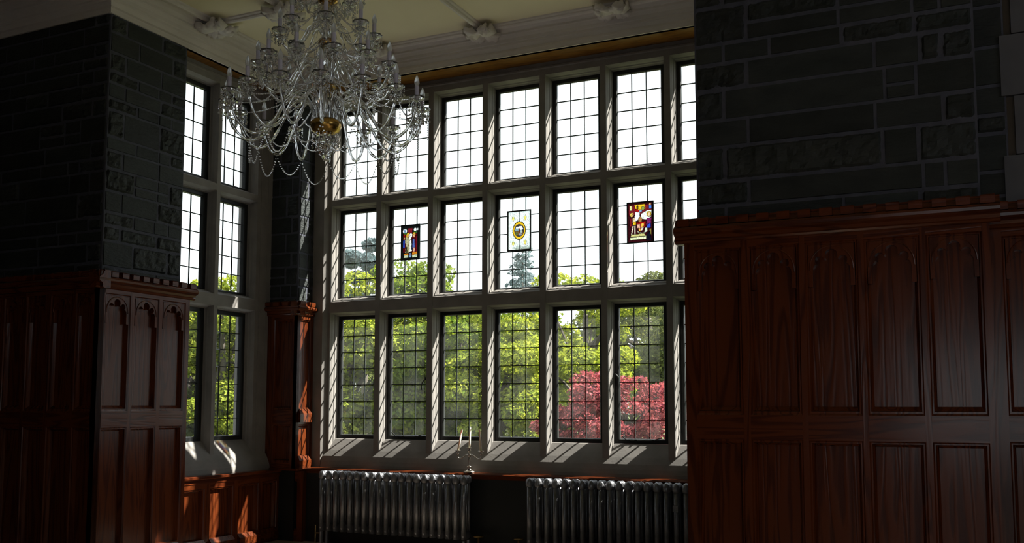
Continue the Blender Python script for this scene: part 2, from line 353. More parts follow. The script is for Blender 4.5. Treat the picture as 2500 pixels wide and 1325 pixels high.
for r in range(3):
    for c in range(7):
        cas = r == 2 and c in (1, 5); hd = {1: 'R', 5: 'L'}.get(c) if cas else None
        lab = 'leaded clear window light, %s of the wide window, %s from the corner pillar' % (RN[r], ORD[c])
        if cas: lab = 'black-framed opening casement with handle, %s of the wide window, %s from the corner pillar' % (RN[r], ORD[c])
        make_light(idx, r, (W_L[c], 0), 0, lab, cas, hd, STAINED_BOX.get(c) if r == 1 else None); idx += 1
for r in range(3):
    for c in range(2):
        lab = 'leaded window light of the narrow side window, %s, %s the panelled pier' % (RN[r], ('partly hidden behind', 'further from')[c])
        make_light(idx, r, (XL, L_L[c]), PI/2, lab, True, None); idx += 1

# ---------------------------------------------------------------- stained glass panels
def in_poly(x, y, P):
    ins = False; j = len(P)-1
    for i in range(len(P)):
        if (P[i][1] > y) != (P[j][1] > y) and x < (P[j][0]-P[i][0])*(y-P[i][1])/(P[j][1]-P[i][1])+P[i][0]: ins = not ins
        j = i
    return ins
def E_(cx, cy, rx, ry): return ('e', cx, cy, rx, ry)
def P_(*p): return ('p', p)
def hit(s, x, y): return ((x-s[1])/s[3])**2+((y-s[2])/s[4])**2 < 1 if s[0] == 'e' else in_poly(x, y, s[1])
K = (.01, .012, .012)
RED, DRED, BLUE, LBLUE = (.42, .015, .012), (.10, .006, .010), (.03, .07, .42), (.20, .36, .62)
GOLD, AMB, WHT, CRM, GRN, SKIN, PUR = (.85, .55, .03), (.60, .22, .02), (.90, .95, .95), (.80, .80, .52), (.05, .14, .04), (.75, .42, .22), (.22, .03, .14)
art1 = [(P_((0, 0), (1, 0), (1, 1), (0, 1)), K), (P_((.07, .2), (.9, .2), (.9, .8), (.07, .8)), DRED), (P_((.36, .76), (.6, .76), (.62, .93), (.34, .93)), (.22, .02, .03)),
  (E_(.17, .85, .12, .075), WHT), (E_(.17, .84, .035, .06), LBLUE), (E_(.77, .88, .085, .05), WHT), (E_(.92, .89, .035, .035), WHT), (P_((.1, .76), (.32, .76), (.3, .8), (.12, .8)), GRN), (P_((.66, .77), (.9, .78), (.88, .83), (.68, .82)), GRN),
  (P_((.06, .34), (.17, .34), (.17, .58), (.08, .58)), BLUE), (E_(.13, .63, .045, .035), SKIN), (P_((.10, .62), (.2, .75), (.08, .76)), RED),
  (P_((.17, .13), (.44, .15), (.40, .42), (.42, .60), (.36, .70), (.22, .68), (.18, .52), (.24, .42)), (.45, .42, .25)), (P_((.28, .15), (.33, .15), (.31, .38), (.27, .36)), (.10, .08, .03)), (P_((.20, .14), (.24, .14), (.29, .36), (.26, .38)), K),
  (E_(.36, .72, .11, .07), GOLD), (E_(.36, .71, .05, .045), SKIN), (E_(.52, .71, .085, .07), WHT), (P_((.44, .22), (.60, .24), (.54, .60), (.46, .62)), (.88, .90, .80)), (P_((.40, .56), (.54, .60), (.56, .74), (.42, .68)), (.85, .86, .75)),
  (P_((.54, .30), (.66, .24), (.66, .62), (.60, .62)), (.03, .03, .06)), (P_((.62, .33), (.76, .33), (.74, .60), (.64, .62)), (.10, .15, .42)), (E_(.71, .74, .085, .06), GOLD), (E_(.71, .70, .05, .06), SKIN), (P_((.66, .22), (.78, .22), (.76, .34), (.67, .34)), (.65, .38, .28)),
  (P_((.80, .2), (.9, .2), (.9, .68), (.82, .70)), (.16, .008, .02)), (P_((.14, .10), (.9, .10), (.9, .22), (.14, .17)), AMB), (P_((.12, .045), (.9, .045), (.9, .13), (.14, .12)), (.55, .60, .42)), (P_((.38, .02), (.60, .02), (.60, .2), (.38, .2)), K), (E_(.49, .115, .075, .07), LBLUE), (P_((.43, .12), (.55, .10), (.55, .13), (.43, .15)), (.45, .2, .3))]
art2 = [(P_((0, 0), (1, 0), (1, 1), (0, 1)), (.86, .95, .93))]
for cx, cy in ((.22, .82), (.78, .82), (.22, .16), (.78, .18)):
    art2 += [(E_(cx, cy, .06, .05), (.80, .72, .20)), (E_(cx-.05, cy+.03, .02, .03), (.35, .40, .22)), (E_(cx+.05, cy+.01, .02, .035), (.35, .40, .22)), (E_(cx, cy-.055, .02, .02), (.45, .30, .10)), (E_(cx+.01, cy+.075, .015, .03), (.6, .66, .5)), (E_(cx-.09, cy-.05, .015, .02), (.6, .68, .6)), (E_(cx+.09, cy-.04, .015, .02), (.6, .68, .6))]
art2 += [(P_((.485, 0), (.515, 0), (.515, 1), (.485, 1)), K), (P_((0, .495), (1, .495), (1, .512), (0, .512)), K),
  (E_(.5, .50, .31, .245), K), (E_(.5, .50, .28, .22), GOLD), (E_(.5, .50, .235, .17), (.05, .05, .05)), (P_((.3, .50), (.7, .52), (.62, .61), (.36, .60)), WHT), (P_((.30, .49), (.48, .49), (.48, .56), (.32, .56)), (.25, .38, .45)),
  (P_((.33, .38), (.66, .38), (.68, .48), (.32, .48)), (.22, .14, .05)), (E_(.38, .43, .05, .03), (.10, .16, .05)), (E_(.60, .47, .04, .05), (.42, .5, .5)), (E_(.55, .39, .07, .03), (.25, .27, .38)), (P_((.47, .44), (.54, .44), (.54, .56), (.47, .56)), (.15, .05, .02))]
art3 = [(P_((0, 0), (1, 0), (1, 1), (0, 1)), (.05, .008, .012)), (P_((.04, .70), (.97, .70), (.97, .96), (.04, .96)), (.22, .02, .03)),
  (P_((.07, .82), (.18, .82), (.18, .95), (.07, .95)), (.75, .70, .35)), (P_((.30, .86), (.52, .80), (.72, .84), (.70, .97), (.28, .97)), GOLD), (E_(.40, .89, .035, .05), (.10, .08, .02)), (E_(.62, .86, .06, .05), (.28, .34, .10)), (P_((.28, .80), (.46, .76), (.50, .80), (.34, .86)), RED), (E_(.52, .79, .06, .04), (.30, .40, .60)),
  (P_((.86, .83), (.97, .83), (.97, .92), (.86, .92)), (.10, .25, .75)), (E_(.91, .95, .045, .03), SKIN), (P_((.84, .79), (.97, .79), (.97, .81), (.84, .81)), (.6, .08, .08)),
  (P_((.26, .52), (.50, .58), (.48, .76), (.30, .78)), WHT), (P_((.54, .60), (.74, .56), (.95, .62), (.97, .80), (.80, .80), (.54, .72)), (.88, .93, .85)), (E_(.86, .70, .09, .07), GOLD), (E_(.86, .69, .055, .05), (.85, .65, .42)),
  (E_(.16, .71, .08, .055), (.75, .55, .12)), (E_(.19, .69, .035, .035), SKIN), (P_((.06, .40), (.18, .42), (.16, .62), (.08, .62)), (.20, .015, .02)), (P_((.18, .46), (.30, .46), (.29, .62), (.2, .64)), (.80, .62, .40)), (P_((.20, .44), (.32, .44), (.32, .52), (.22, .52)), GOLD),
  (P_((.12, .20), (.17, .20), (.25, .42), (.18, .42)), (.82, .72, .60)), (P_((.25, .20), (.31, .20), (.31, .42), (.26, .42)), (.82, .72, .60)),
  (E_(.50, .57, .08, .08), (.45, .22, .08)), (P_((.34, .50), (.72, .52), (.72, .40), (.54, .26), (.36, .38)), RED), (P_((.38, .36), (.50, .34), (.50, .46), (.36, .46)), (.80, .45, .35)), (P_((.53, .36), (.66, .40), (.66, .48), (.53, .47)), (.85, .50, .10)), (P_((.52, .27), (.60, .30), (.66, .38), (.53, .36)), (.80, .62, .55)), (P_((.45, .28), (.52, .26), (.52, .34), (.42, .34)), (.85, .45, .08)),
  (P_((.40, .25), (.66, .22), (.74, .28), (.54, .20), (.36, .30)), (.75, .80, .62)), (P_((.74, .42), (.95, .46), (.96, .60), (.78, .60)), PUR), (P_((.74, .34), (.92, .34), (.94, .46), (.80, .44)), (.05, .10, .60)), (P_((.66, .22), (.80, .26), (.78, .36), (.70, .36)), (.70, .78, .66)), (P_((.90, .16), (.95, .16), (.95, .32), (.88, .32)), (.35, .28, .08)),
  (P_((.10, .15), (.72, .15), (.66, .21), (.14, .20)), (.62, .58, .25)), (P_((.08, .06), (.74, .07), (.74, .14), (.08, .12)), (.78, .84, .55)), (P_((.74, .02), (.97, .02), (.9, .26), (.76, .2)), (.01, .01, .02))]
def stained(col, art, label, seed):
    x0, z0, x1, z1 = STAINED_BOX[col]; W_, H_ = x1-x0, z1-z0
    root = tag(empty('stained_glass_panel', (W_L[col]+x0, -.012, ROWS[1][0]+z0)), label, 'stained glass')
    bmb = MB(); t = .014
    bmb.ring((0, 0, W_, H_), (t, t, W_-t, H_-t), -.006, -.006); bmb.ring((t, t, W_-t, H_-t), (t, t, W_-t, H_-t), -.006, .006); bmb.ring((0, 0, W_, H_), (t, t, W_-t, H_-t), .006, .006); bmb.ring((0, 0, W_, H_), (0, 0, W_, H_), -.006, .006)
    bmb.build('lead_border', LEAD, root)
    nx, nz = 58, 90; ids = [[0]*nz for _ in range(nx)]; colr = {}
    for i in range(nx):
        for j in range(nz):
            x, y = (i+.5)/nx, (j+.5)/nz; k = 0
            for q, (s, c) in enumerate(art):
                if hit(s, x, y): k = q
            ids[i][j] = k
    g = MB(); rnd = random.Random(seed)
    for i in range(nx):
        for j in range(nz):
            k = ids[i][j]; c = art[k][1]; n1 = noise.noise(Vector((i*.35, j*.35, seed))); f = 1+.5*n1
            if art is not art2 and ((i+1 < nx and ids[i+1][j] != k) or (j+1 < nz and ids[i][j+1] != k)): f *= .22
            if art is art2 and noise.noise(Vector((i*.6, j*.5, 3))) > .33 and k == 0: f *= .62
            c = tuple(max(0, min(.9, (v*f)**1.15*.62)) for v in c)
            X0, X1 = t+(W_-2*t)*i/nx, t+(W_-2*t)*(i+1)/nx; Z0, Z1 = t+(H_-2*t)*j/nz, t+(H_-2*t)*(j+1)/nz
            g.add([(X0, 0, Z0), (X1, 0, Z0), (X1, 0, Z1), (X0, 0, Z1)], [(0, 1, 2, 3)], 0, c)
    g.build('painted_glass', STAINED, root, attr='paint')
stained(1, art1, 'small red and blue stained glass panel with two haloed robed figures, nearest the corner pillar', 1)
stained(3, art2, 'pale stained glass panel with a gold-ringed oval picture at its centre', 2)
stained(5, art3, 'colourful stained glass panel with a red shield between two figures, nearest the big panelled pier', 3)

# ---------------------------------------------------------------- slate walls built of separate courses of blocks
def ashlar(name, label, loc, rz, s0, s1, z0, z1, seed, quoinL=False, quoinR=False, depth=.06, minh=.11, maxh=.27, minl=.25, maxl=1.1):
    R_ = random.Random(seed); mb = MB()
    mb.box((s0, -.005, z0), (s1, depth+.25, z1), 1, (1, 1, 1))
    z = z0
    def block(a, b, c, d, rough):
        g = .007; tone = R_.uniform(.75, 1.3); tt = (tone*R_.uniform(.96, 1.04), tone, tone*R_.uniform(.96, 1.06)); yo = -.008-R_.uniform(0, .006)
        a += g; b -= g; c += g; d -= g
        if b-a < .02 or d-c < .02: return
        if not rough: nx, nz, amp = max(2, int((b-a)/.12)), max(2, int((d-c)/.08)), .004
        else: nx, nz, amp = max(4, int((b-a)/.02)), max(4, int((d-c)/.022)), .016
        vs = []; ch = .006
        for j in range(nz+1):
            for i in range(nx+1):
                x = a+(b-a)*i/nx; zz = c+(d-c)*j/nz; e = i in (0, nx) or j in (0, nz)
                p = Vector((x*7, zz*9, seed+yo*100)); q = noise.fractal(p*(2.2 if rough else 1), 1.0, 2.0, 4)*amp
                vs.append((x+(R_.uniform(-.002, .002) if e else 0), (.004 if e else yo+q-(amp*.5 if rough else 0)), zz+(R_.uniform(-.002, .002) if e else 0)))
        # inner rim close to the edge so that the face stays flat
        fs = [(j*(nx+1)+i, j*(nx+1)+i+1, (j+1)*(nx+1)+i+1, (j+1)*(nx+1)+i) for j in range(nz) for i in range(nx)]
        for j in range(nz+1):
            for i in range(nx+1):
                k = j*(nx+1)+i; x, y, zz = vs[k]
                if i == 1 and 0 < j < nz: vs[k] = (a+ch if not rough else x, y, zz)
                if i == nx-1 and 0 < j < nz: vs[k] = (b-ch if not rough else x, y, zz)
                x, y, zz = vs[k]
                if j == 1 and 0 < i < nx: vs[k] = (x, y, c+ch if not rough else zz)
                if j == nz-1 and 0 < i < nx: vs[k] = (x, y, d-ch if not rough else zz)
        if nx < 3 or nz < 3:
            mb.add([(a, .004, c), (b, .004, c), (b, .004, d), (a, .004, d), (a+ch, yo, c+ch), (b-ch, yo, c+ch), (b-ch, yo, d-ch), (a+ch, yo, d-ch)], [(0, 1, 5, 4), (1, 2, 6, 5), (2, 3, 7, 6), (3, 0, 4, 7), (4, 5, 6, 7)], 0, tt)
        else: mb.add(vs, fs, 0, tt)
    k = 0
    while z < z1-.02:
        h = R_.uniform(minh, maxh); h = min(h, z1-z)
        if z1-z-h < .06: h = z1-z
        x = s0; k += 1
        if quoinL:
            q = (.20 if k % 2 else .36)*min(1, (s1-s0)/.8); block(x, x+q, z, z+h, (k*7+seed) % 3 != 0); x += q
        xe = s1
        if quoinR:
            q = (.34 if k % 2 else .19)*min(1, (s1-s0)/.8); block(xe-q, xe, z, z+h, (k*5+seed) % 3 != 0); xe -= q
        while x < xe-.01:
            l = R_.uniform(minl, maxl); l = min(l, xe-x)
            if xe-x-l < .12: l = xe-x
            if h > .2 and R_.random() < .35: block(x, x+l, z, z+h*.45, False); block(x, x+l, z+h*.45, z+h, R_.random() < .12)
            else: block(x, x+l, z, z+h, R_.random() < .12)
            x += l
        z += h
    o = mb.build(name, [SLATE, MORTAR], None, loc=loc, rz=rz, attr='tone')
    return S(o, label, 'wall')
ashlar('wall_right_pier', 'dark slate block wall of the big pier above the carved oak panelling at right', (0, -3.13, 0), 0, 5.125, 6.885, 2.62, CEIL, 11, True, True)
ashlar('wall_left_pier', 'near-black slate block wall at far left above the dark panelling', (0, -3.13, 0), 0, -7.0, -.55, 2.60, HEAD+.01, 12, False, True)
ashlar('wall_left_reveal', 'slate block side face of the left pier beside the narrow window', (-.55, 0, 0), PI/2, -3.13, -2.13, 2.60, HEAD, 13, True, True, minl=.25, maxl=.6)
ashlar('wall_corner_pillar', 'slate stone front of the narrow corner pillar between the two windows', (0, -.50, 0), 0, -.74, -.30, 2.58, HEAD, 14, False, True, minl=.15, maxl=.3)
ashlar('wall_corner_return', 'rough slate side of the corner pillar catching the sun beside the wide window', (-.30, 0, 0), PI/2, -.50, -.225, 2.58, HEAD, 15, False, True, minh=.16, maxh=.26)
ashlar('wall_right', 'slate wall beyond the big pier at the right edge', (0, -2.88, 0), 0, 6.87, 7.06, 2.60, CEIL, 16, False, False)
# plain cores behind these faces
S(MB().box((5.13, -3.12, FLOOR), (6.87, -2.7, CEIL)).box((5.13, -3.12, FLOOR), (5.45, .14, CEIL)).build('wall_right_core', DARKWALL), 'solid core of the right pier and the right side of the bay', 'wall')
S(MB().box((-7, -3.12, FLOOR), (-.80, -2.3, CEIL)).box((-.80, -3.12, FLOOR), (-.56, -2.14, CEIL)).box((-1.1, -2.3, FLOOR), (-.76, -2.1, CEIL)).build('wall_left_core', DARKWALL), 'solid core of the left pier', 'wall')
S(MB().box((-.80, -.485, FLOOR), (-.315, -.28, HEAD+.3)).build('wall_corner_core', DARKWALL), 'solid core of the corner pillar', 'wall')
# right hand wall beyond the pier: pale quoins around another opening
mb = MB(); R_ = random.Random(5)
z = 2.60
for i, h in enumerate((.42, .38, .40, .36, .42, .38, .45)):
    x = 7.03 if i % 2 == 0 else 7.10
    mb.box((x+.003, -2.905, z+.004), (8.3, -2.6, z+h-.004)); z += h
m, nt, b = mat('grey_quoin', rough=.8, spec=.25); noisy(m, nt, b, (.10, .10, .115), (.135, .135, .15), 4, 6, .25, 60, dist=.003)
S(mb.build('trim_1', m), 'grey dressed quoin stones of another opening at the right edge', 'trim')
S(MB().box((7.4, -2.9, FLOOR), (11, -2.7, 2.85)).box((9.2, -2.9, 2.85), (11, -2.7, CEIL)).box((8.3, -2.9, 4.4), (9.4, -2.7, CEIL)).box((6.87, -2.87, FLOOR), (7.5, -2.7, 2.62)).box((6.9, -2.86, 2.6), (7.6, -2.62, CEIL)).build('wall_far_bay', ROOMP), 'wall beyond the right edge of the frame with a high window opening', 'wall')

# ---------------------------------------------------------------- oak panelling
CORN = [(0, 0), (.0, -.012), (-.012, -.018), (-.014, -.032), (-.024, -.048), (-.050, -.062), (-.062, -.078), (-.060, -.096), (-.048, -.108), (-.024, -.120), (-.016, -.140), (-.022, -.150), (-.014, -.162), (0, -.168)]
def tracery_poly(w, top, drop):      # board with a cinquefoil-headed opening; x centred on 0, z from top downwards
    a = w/2; P = [(-a, top-drop), (-a, top), (a, top), (a, top-drop)]
    def arc(cx, cz, r, t0, t1, n): return [(cx+r*math.cos(math.radians(t0+(t1-t0)*i/n)), cz+r*math.sin(math.radians(t0+(t1-t0)*i/n))) for i in range(n+1)]
    c0 = top-a*.62
    inner = [(a*.80, top-drop)]+arc(a*.52, c0-a*.52, a*.28, 0, 78, 5)+arc(a*.50, c0-a*.10, a*.20, -70, 200, 9)[:-1]+arc(0, c0+a*.14, a*.27, -28, 208, 12)+[(-x, z) for x, z in reversed(arc(a*.50, c0-a*.10, a*.20, -70, 200, 9)[:-1])]+[(-x, z) for x, z in reversed(arc(a*.52, c0-a*.52, a*.28, 0, 78, 5))]+[(-a*.80, top-drop)]
    return P+inner
def panelling(name, label, loc, rz, s0, s1, cols, rows, z0, z1, cornice=True, ext=(.06, .06), thick=.07, dent0=0.0, deep=.048):
    root = S(empty(name, loc, rz), label, 'trim')
    f = MB(); xs = [s0]+[v for c in cols for v in c]+[s1]
    for i in range(0, len(xs), 2): f.box((xs[i], 0, z0), (xs[i+1], thick, z1))
    rz_ = sorted([(r[0], r[1]) for r in rows]); zz = [z0]+[v for r in rz_ for v in r]+[z1]
    f.build('frame', WOODV, root)
    g = MB()
    for i in range(0, len(zz), 2):
        for a, b in cols: g.box((a, 0.0, zz[i]), (b, thick, zz[i+1]))
    g.build('rail', WOODH, root)
    for (za, zb, arch) in rows:
        for (a, b) in cols:
            m_ = MB(); i1 = .008; w = min(.034, (b-a)*.13); bot = .055 if arch else w
            m_.ring((a, za, b, zb), (a+i1, za+i1*1.5, b-i1, zb-i1), 0, .010)
            m_.ring((a+i1, za+i1*1.5, b-i1, zb-i1), (a+.016, za+.024, b-.016, zb-.016), .010, .010)
            m_.ring((a+.016, za+.024, b-.016, zb-.016), (a+.020, za+.028, b-.020, zb-.020), .010, min(.022, deep*.8))
            m_.ring((a+.020, za+.028, b-.020, zb-.020), (a+w, za+bot, b-w, zb-w), min(.022, deep*.8), deep)
            p = [(a+w, deep, za+bot), (b-w, deep, za+bot), (b-w, deep, zb-w), (a+w, deep, zb-w)]
            m_.add(p, [(0, 1, 2, 3)])
            pan = m_.build('panel', WOODV, root)
            me = pan.data; off = random.uniform(-5, 5)
            for v in me.vertices: v.co.x -= 0
            if arch:
                wd = b-a-2*.020; T = MB(); cx = (a+b)/2
                pl = [(cx+x, z) for x, z in tracery_poly(wd, zb-.018, wd*.95)]
                T.plate_y(pl, .006, deep-.003)
                hh = wd/2; pts = []
                for k in range(9):
                    t = k/8; pts.append((cx-hh*.93+hh*.93*math.sin(t*PI/2)*1.0 if False else cx-hh*.93*math.cos(t*PI/2), .006, zb-.018-hh*1.15+hh*1.08*math.sin(t*PI/2)**.9))
                T.tube(pts, .006, 6); T.tube([(2*cx-x, y, z) for x, y, z in pts], .006, 6)
                to = T.build('tracery', WOODV, pan); bv = to.modifiers.new('edge', 'BEVEL'); bv.width = .011; bv.segments = 2; bv.limit_method = 'ANGLE'; bv.angle_limit = .7
    if cornice:
        c = MB(); zt = z1+.16
        c.prism_x([(y, zt+dz-.0) for y, dz in CORN]+[(.07, zt-.168), (.07, zt)], s0-ext[0], s1+ext[1])
        n = int((s1-s0+ext[0]+ext[1])/.125); p = (s1-s0+ext[0]+ext[1])/n
        for i in range(n):
            a = s0-ext[0]+p*(i+.20)+dent0; c.prism_x([(-.050, zt-.055), (-.052, zt-.010), (-.044, zt-.002), (-.02, zt+.0), (.06, zt+.0), (.06, zt-.055)], a, a+p*.60)
        c.build('cornice', WOODH, root)
    return root
RW = [(1.385, 2.50, True), (.06, 1.225, False)]
panelling('trim_2', 'large carved oak panelling with five arched tracery panels on the right pier', (0, -3.21, 0), 0, 5.05, 6.925, [(5.119, 5.432), (5.478, 5.807), (5.844, 6.170), (6.206, 6.531), (6.568, 6.880)], RW, FLOOR, 2.555)
panelling('trim_3', 'carved oak panelling with three arched tracery panels facing the window on the left pier', (-.47, 0, 0), PI/2, -3.21, -2.06, [(-3.151, -2.835), (-2.794, -2.475), (-2.434, -2.114)], [(1.385, 2.49, True), (.06, 1.235, False)], FLOOR, 2.535)
panelling('trim_4', 'near-black oak panelling in shade at far left', (0, -3.21, 0), 0, -3.5, -.47, [(-3.39, -3.10), (-3.06, -2.77), (-2.73, -2.44), (-2.41, -2.12), (-2.08, -1.80), (-1.755, -1.475), (-1.435, -1.15), (-1.11, -.81), (-.77, -.53)], [(1.385, 2.49, True), (.06, 1.235, False)], FLOOR, 2.535)
panelling('trim_5', 'tall narrow oak panelling on the front of the corner pillar', (0, -.54, 0), 0, -.70, -.26, [(-.60, -.335)], [(1.39, 2.45, False), (.78, 1.22, False)], .70, 2.50, ext=(.05, .05), thick=.05)
panelling('trim_6', 'sunlit oak panelling on the side of the corner pillar beside the wide window', (-.26, 0, 0), PI/2, -.54, -.235, [(-.495, -.285)], [(1.39, 2.45, False), (.78, 1.22, False)], .70, 2.50, ext=(.05, .0), thick=.05, deep=.022)
panelling('trim_7', 'low oak panelling with sun streaks under the narrow side window', (-.53, 0, 0), PI/2, -2.10, -.45, [(-2.03, -1.70), (-1.62, -1.26), (-1.18, -.84), (-.78, -.52)], [(.0, .565, False)], FLOOR, .68, cornice=False)
panelling('trim_8', 'recessed oak panelling at the right edge beyond the big pier', (0, -2.95, 0), 0, 6.93, 7.60, [(6.995, 7.30), (7.36, 7.56)], RW, FLOOR, 2.555, ext=(0, 0))
panelling('trim_9', 'dark oak panelling under the corner pillar behind the radiator end', (0, -.47, 0), 0, -.60, -.20, [(-.54, -.27)], [(.0, .58, False)], FLOOR, .68, cornice=False)
# weathered sill blocks of the low panels
mb = MB()
for a, b in [(-2.03, -1.70), (-1.62, -1.26), (-1.18, -.84), (-.78, -.52)]:
    mb.add([(-.49, a, -.09), (-.49, b, -.09), (-.49, b, -.01), (-.49, a, -.01), (-.53, b, .035), (-.53, a, .035), (-.53, b, -.09), (-.53, a, -.09)], [(0, 1, 2, 3), (3, 2, 4, 5), (0, 3, 5, 7), (1, 6, 4, 2), (5, 4, 6, 7)])
S(mb.build('trim_10', WOODH), 'sloping wooden sill blocks at the foot of the low oak panels', 'trim')
mb = MB()
for zb in (.705, 1.245):
    a, b = -.50, -.27
    mb.add([(-.225, a, zb), (-.225, b, zb), (-.225, b, zb+.10), (-.225, a, zb+.10), (-.26, b-.01, zb+.155), (-.26, a+.01, zb+.155), (-.26, b, zb), (-.26, a, zb)], [(0, 1, 2, 3), (3, 2, 4, 5), (0, 3, 5, 7), (1, 6, 4, 2), (0, 7, 6, 1)])
S(mb.build('trim_11', WOODH), 'sunlit sloping wooden blocks on the side of the corner pillar', 'trim')
# window ledges
led = [(-.25, .722), (-.415, .716), (-.424, .708), (-.424, .700), (-.415, .692), (-.40, .690), (-.40, .66), (-.25, .66)]
S(MB().prism_x(led, -.30, 5.13).build('trim_12', WOODH), 'thin oak ledge running under the wide window above the radiators', 'trim')
S(MB().prism_x([(-.24, .70), (-.365, .700), (-.380, .690), (-.380, .672), (-.365, .660), (-.350, .655), (-.350, .62), (-.24, .62)], -2.10, -.36).build('trim_13', WOODH, None, loc=(XL, 0, 0), rz=PI/2), 'oak ledge under the narrow side window', 'trim')
S(MB().prism_x([(-.45, .72), (-.55, .715), (-.565, .705), (-.55, .69), (-.45, .69)], -.72, -.22).build('trim_14', WOODH), 'small oak ledge round the foot of the corner pillar', 'trim')
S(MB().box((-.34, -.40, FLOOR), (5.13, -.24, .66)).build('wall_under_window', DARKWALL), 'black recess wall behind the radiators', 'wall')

# ---------------------------------------------------------------- soffit, cornice, ribs
S(MB().box((-.60, -.48, HEAD), (5.2, -.10, HEAD+.02)).build('trim_15', SOFFIT), 'golden varnished wooden soffit above the wide window', 'trim')
S(MB().box((-.80, -2.6, HEAD), (-.54, -.48, HEAD+.02)).build('trim_16', SOFFIT), 'golden varnished wooden soffit above the narrow side window', 'trim')
prof = [(-.03, 0), (.024, 0), (.024, .040), (.026, .050), (.014, .078), (.034, .112), (.044, .118), (.044, .140), (.058, .146), (.064, .178), (.084, .206), (.098, .214), (.098, .234), (.116, .242), (.134, .262), (.160, .276), (.166, .282), (.200, .286), (.200, .304)]
mb = MB(); vs = []
def off(p): return [(11, -3.13-p), (5.13-p, -3.13-p), (5.13-p, -.47-p), (-.55+p, -.47-p), (-.55+p, -3.13-p), (-7, -3.13-p)]
for p, z in prof: vs += [(x, y, HEAD+z) for x, y in off(p)]
fs = [(i*6+j, i*6+j+1, (i+1)*6+j+1, (i+1)*6+j) for i in range(len(prof)-1) for j in range(5)]
mb.add(vs, fs)
o = mb.build('trim_17', PLASTER); S(o, 'white moulded plaster cornice running round the bay under the ceiling', 'trim')
# ceiling ribs
def rib(mb, a, b):
    a, b = Vector(a), Vector(b); d = (b-a).normalized(); n = Vector((-d.y, d.x, 0)); pr = [(-.055, 0), (-.05, -.012), (-.03, -.02), (-.026, -.034), (-.012, -.045), (.012, -.045), (.026, -.034), (.03, -.02), (.05, -.012), (.055, 0)]
    vs = [p+n*u+Vector((0, 0, w)) for p in (a, b) for u, w in pr]; k = len(pr)
    mb.add(vs, [(i, i+1, k+i+1, k+i) for i in range(k-1)]+[(k-1, 0, k, 2*k-1), tuple(range(k)), tuple(range(k, 2*k))])
mb = MB(); zc = CEIL
rib(mb, (-.31, -3.2, zc), (-.31, -.63, zc)); rib(mb, (-.31, -.63, zc), (4.9, -.63, zc))
rib(mb, (-.31, -1.97, zc), (4.9, -1.97, zc)); rib(mb, (2.18, -.63, zc), (2.18, -1.97, zc)); rib(mb, (.60, -1.97, zc), (.60, -4.5, zc)); rib(mb, (3.66, -1.97, zc), (3.66, -4.5, zc))
S(mb.build('trim_18', PLASTER), 'white plaster ribs across the cream ceiling', 'trim')
def boss(x, y, label, seed):
    root = tag(empty('ceiling_boss', (x, y, CEIL-.045)), label, 'ceiling boss', 'carved leaf bosses on the ceiling ribs')
    R_ = random.Random(seed)
    for q in range(4):
        th = PI/4+q*PI/2+R_.uniform(-.1, .1); L = .19; m_ = MB(); nx, ny = 9, 8; vs = []
        for i in range(nx+1):
            for j in range(ny+1):
                u = i/nx; v = j/ny*2-1; wd = .085*math.sin(PI*min(1, u*.9+.08))**.7*(1+.22*math.cos(u*PI*6))
                r = .015+L*u; px = r; py = v*wd; pz = -.035*math.sin(u*PI)-.02*(1-abs(v))-.018*math.cos(v*PI*3)*u+.026*noise.noise(Vector((u*11, v*7, seed+q)))
                vs.append((px*math.cos(th)-py*math.sin(th), px*math.sin(th)+py*math.cos(th), pz))
        m_.add(vs, [(i*(ny+1)+j, i*(ny+1)+j+1, (i+1)*(ny+1)+j+1, (i+1)*(ny+1)+j) for i in range(nx) for j in range(ny)])
        o = m_.build('leaf', PLASTER, root, True); sm = o.modifiers.new('thick', 'SOLIDIFY'); sm.thickness = .03; sm.offset = 1
    c = MB(); c.lathe([(0, -.055), (.02, -.055), (.035, -.04), (.04, -.015), (.045, .0)], n=12, flute=.1, lob=6); c.build('centre_knob', PLASTER, root, True)
boss(-.30, -1.97, 'white carved leaf boss at the ceiling edge above the narrow side window', 1)
boss(.60, -1.99, 'white carved leaf boss just left of the chandelier top, on the cross rib', 2)
boss(.85, -.62, 'white carved leaf boss half hidden behind the right side of the chandelier', 3)
boss(2.20, -.64, 'white carved leaf boss right of the chandelier, where a thin rib meets the cornice', 4)
boss(3.67, -.62, 'white carved leaf boss on the cornice nearest the right pier', 5)
boss(-.30, -.62, 'white carved leaf boss in the ceiling corner behind the chandelier', 6)

# ---------------------------------------------------------------- chandelier
def blob(mb, c, r, n=6, m_=3, sz=1.0):      # low faceted bead
    vs = [(c[0], c[1], c[2]+r*sz)]
    for i in range(1, m_):
        ph = PI*i/m_
        for k in range(n):
            th = 2*PI*(k+.5*(i % 2))/n; vs.append((c[0]+r*math.sin(ph)*math.cos(th), c[1]+r*math.sin(ph)*math.sin(th), c[2]+r*sz*math.cos(ph)))
    vs.append((c[0], c[1], c[2]-r*sz)); L = len(vs)-1; fs = [(0, 1+k, 1+(k+1) % n) for k in range(n)]
    for i in range(m_-2): fs += [(1+i*n+k, 1+(i+1)*n+k, 1+(i+1)*n+(k+1) % n, 1+i*n+(k+1) % n) for k in range(n)]
    fs += [(L, 1+(m_-2)*n+(k+1) % n, 1+(m_-2)*n+k) for k in range(n)]
    mb.add(vs, fs)
def chain(mb, a, b, drop, r=.0062, gap=.0155):
    a, b = Vector(a), Vector(b); L = (b-a).length+drop*1.6; n = max(3, int(L/gap))
    for i in range(n+1):
        t = i/n; p = a.lerp(b, t); p.z -= drop*4*t*(1-t); blob(mb, p, r*random.uniform(.85, 1.15))
CH = Vector((2.61, -3.98, 0))
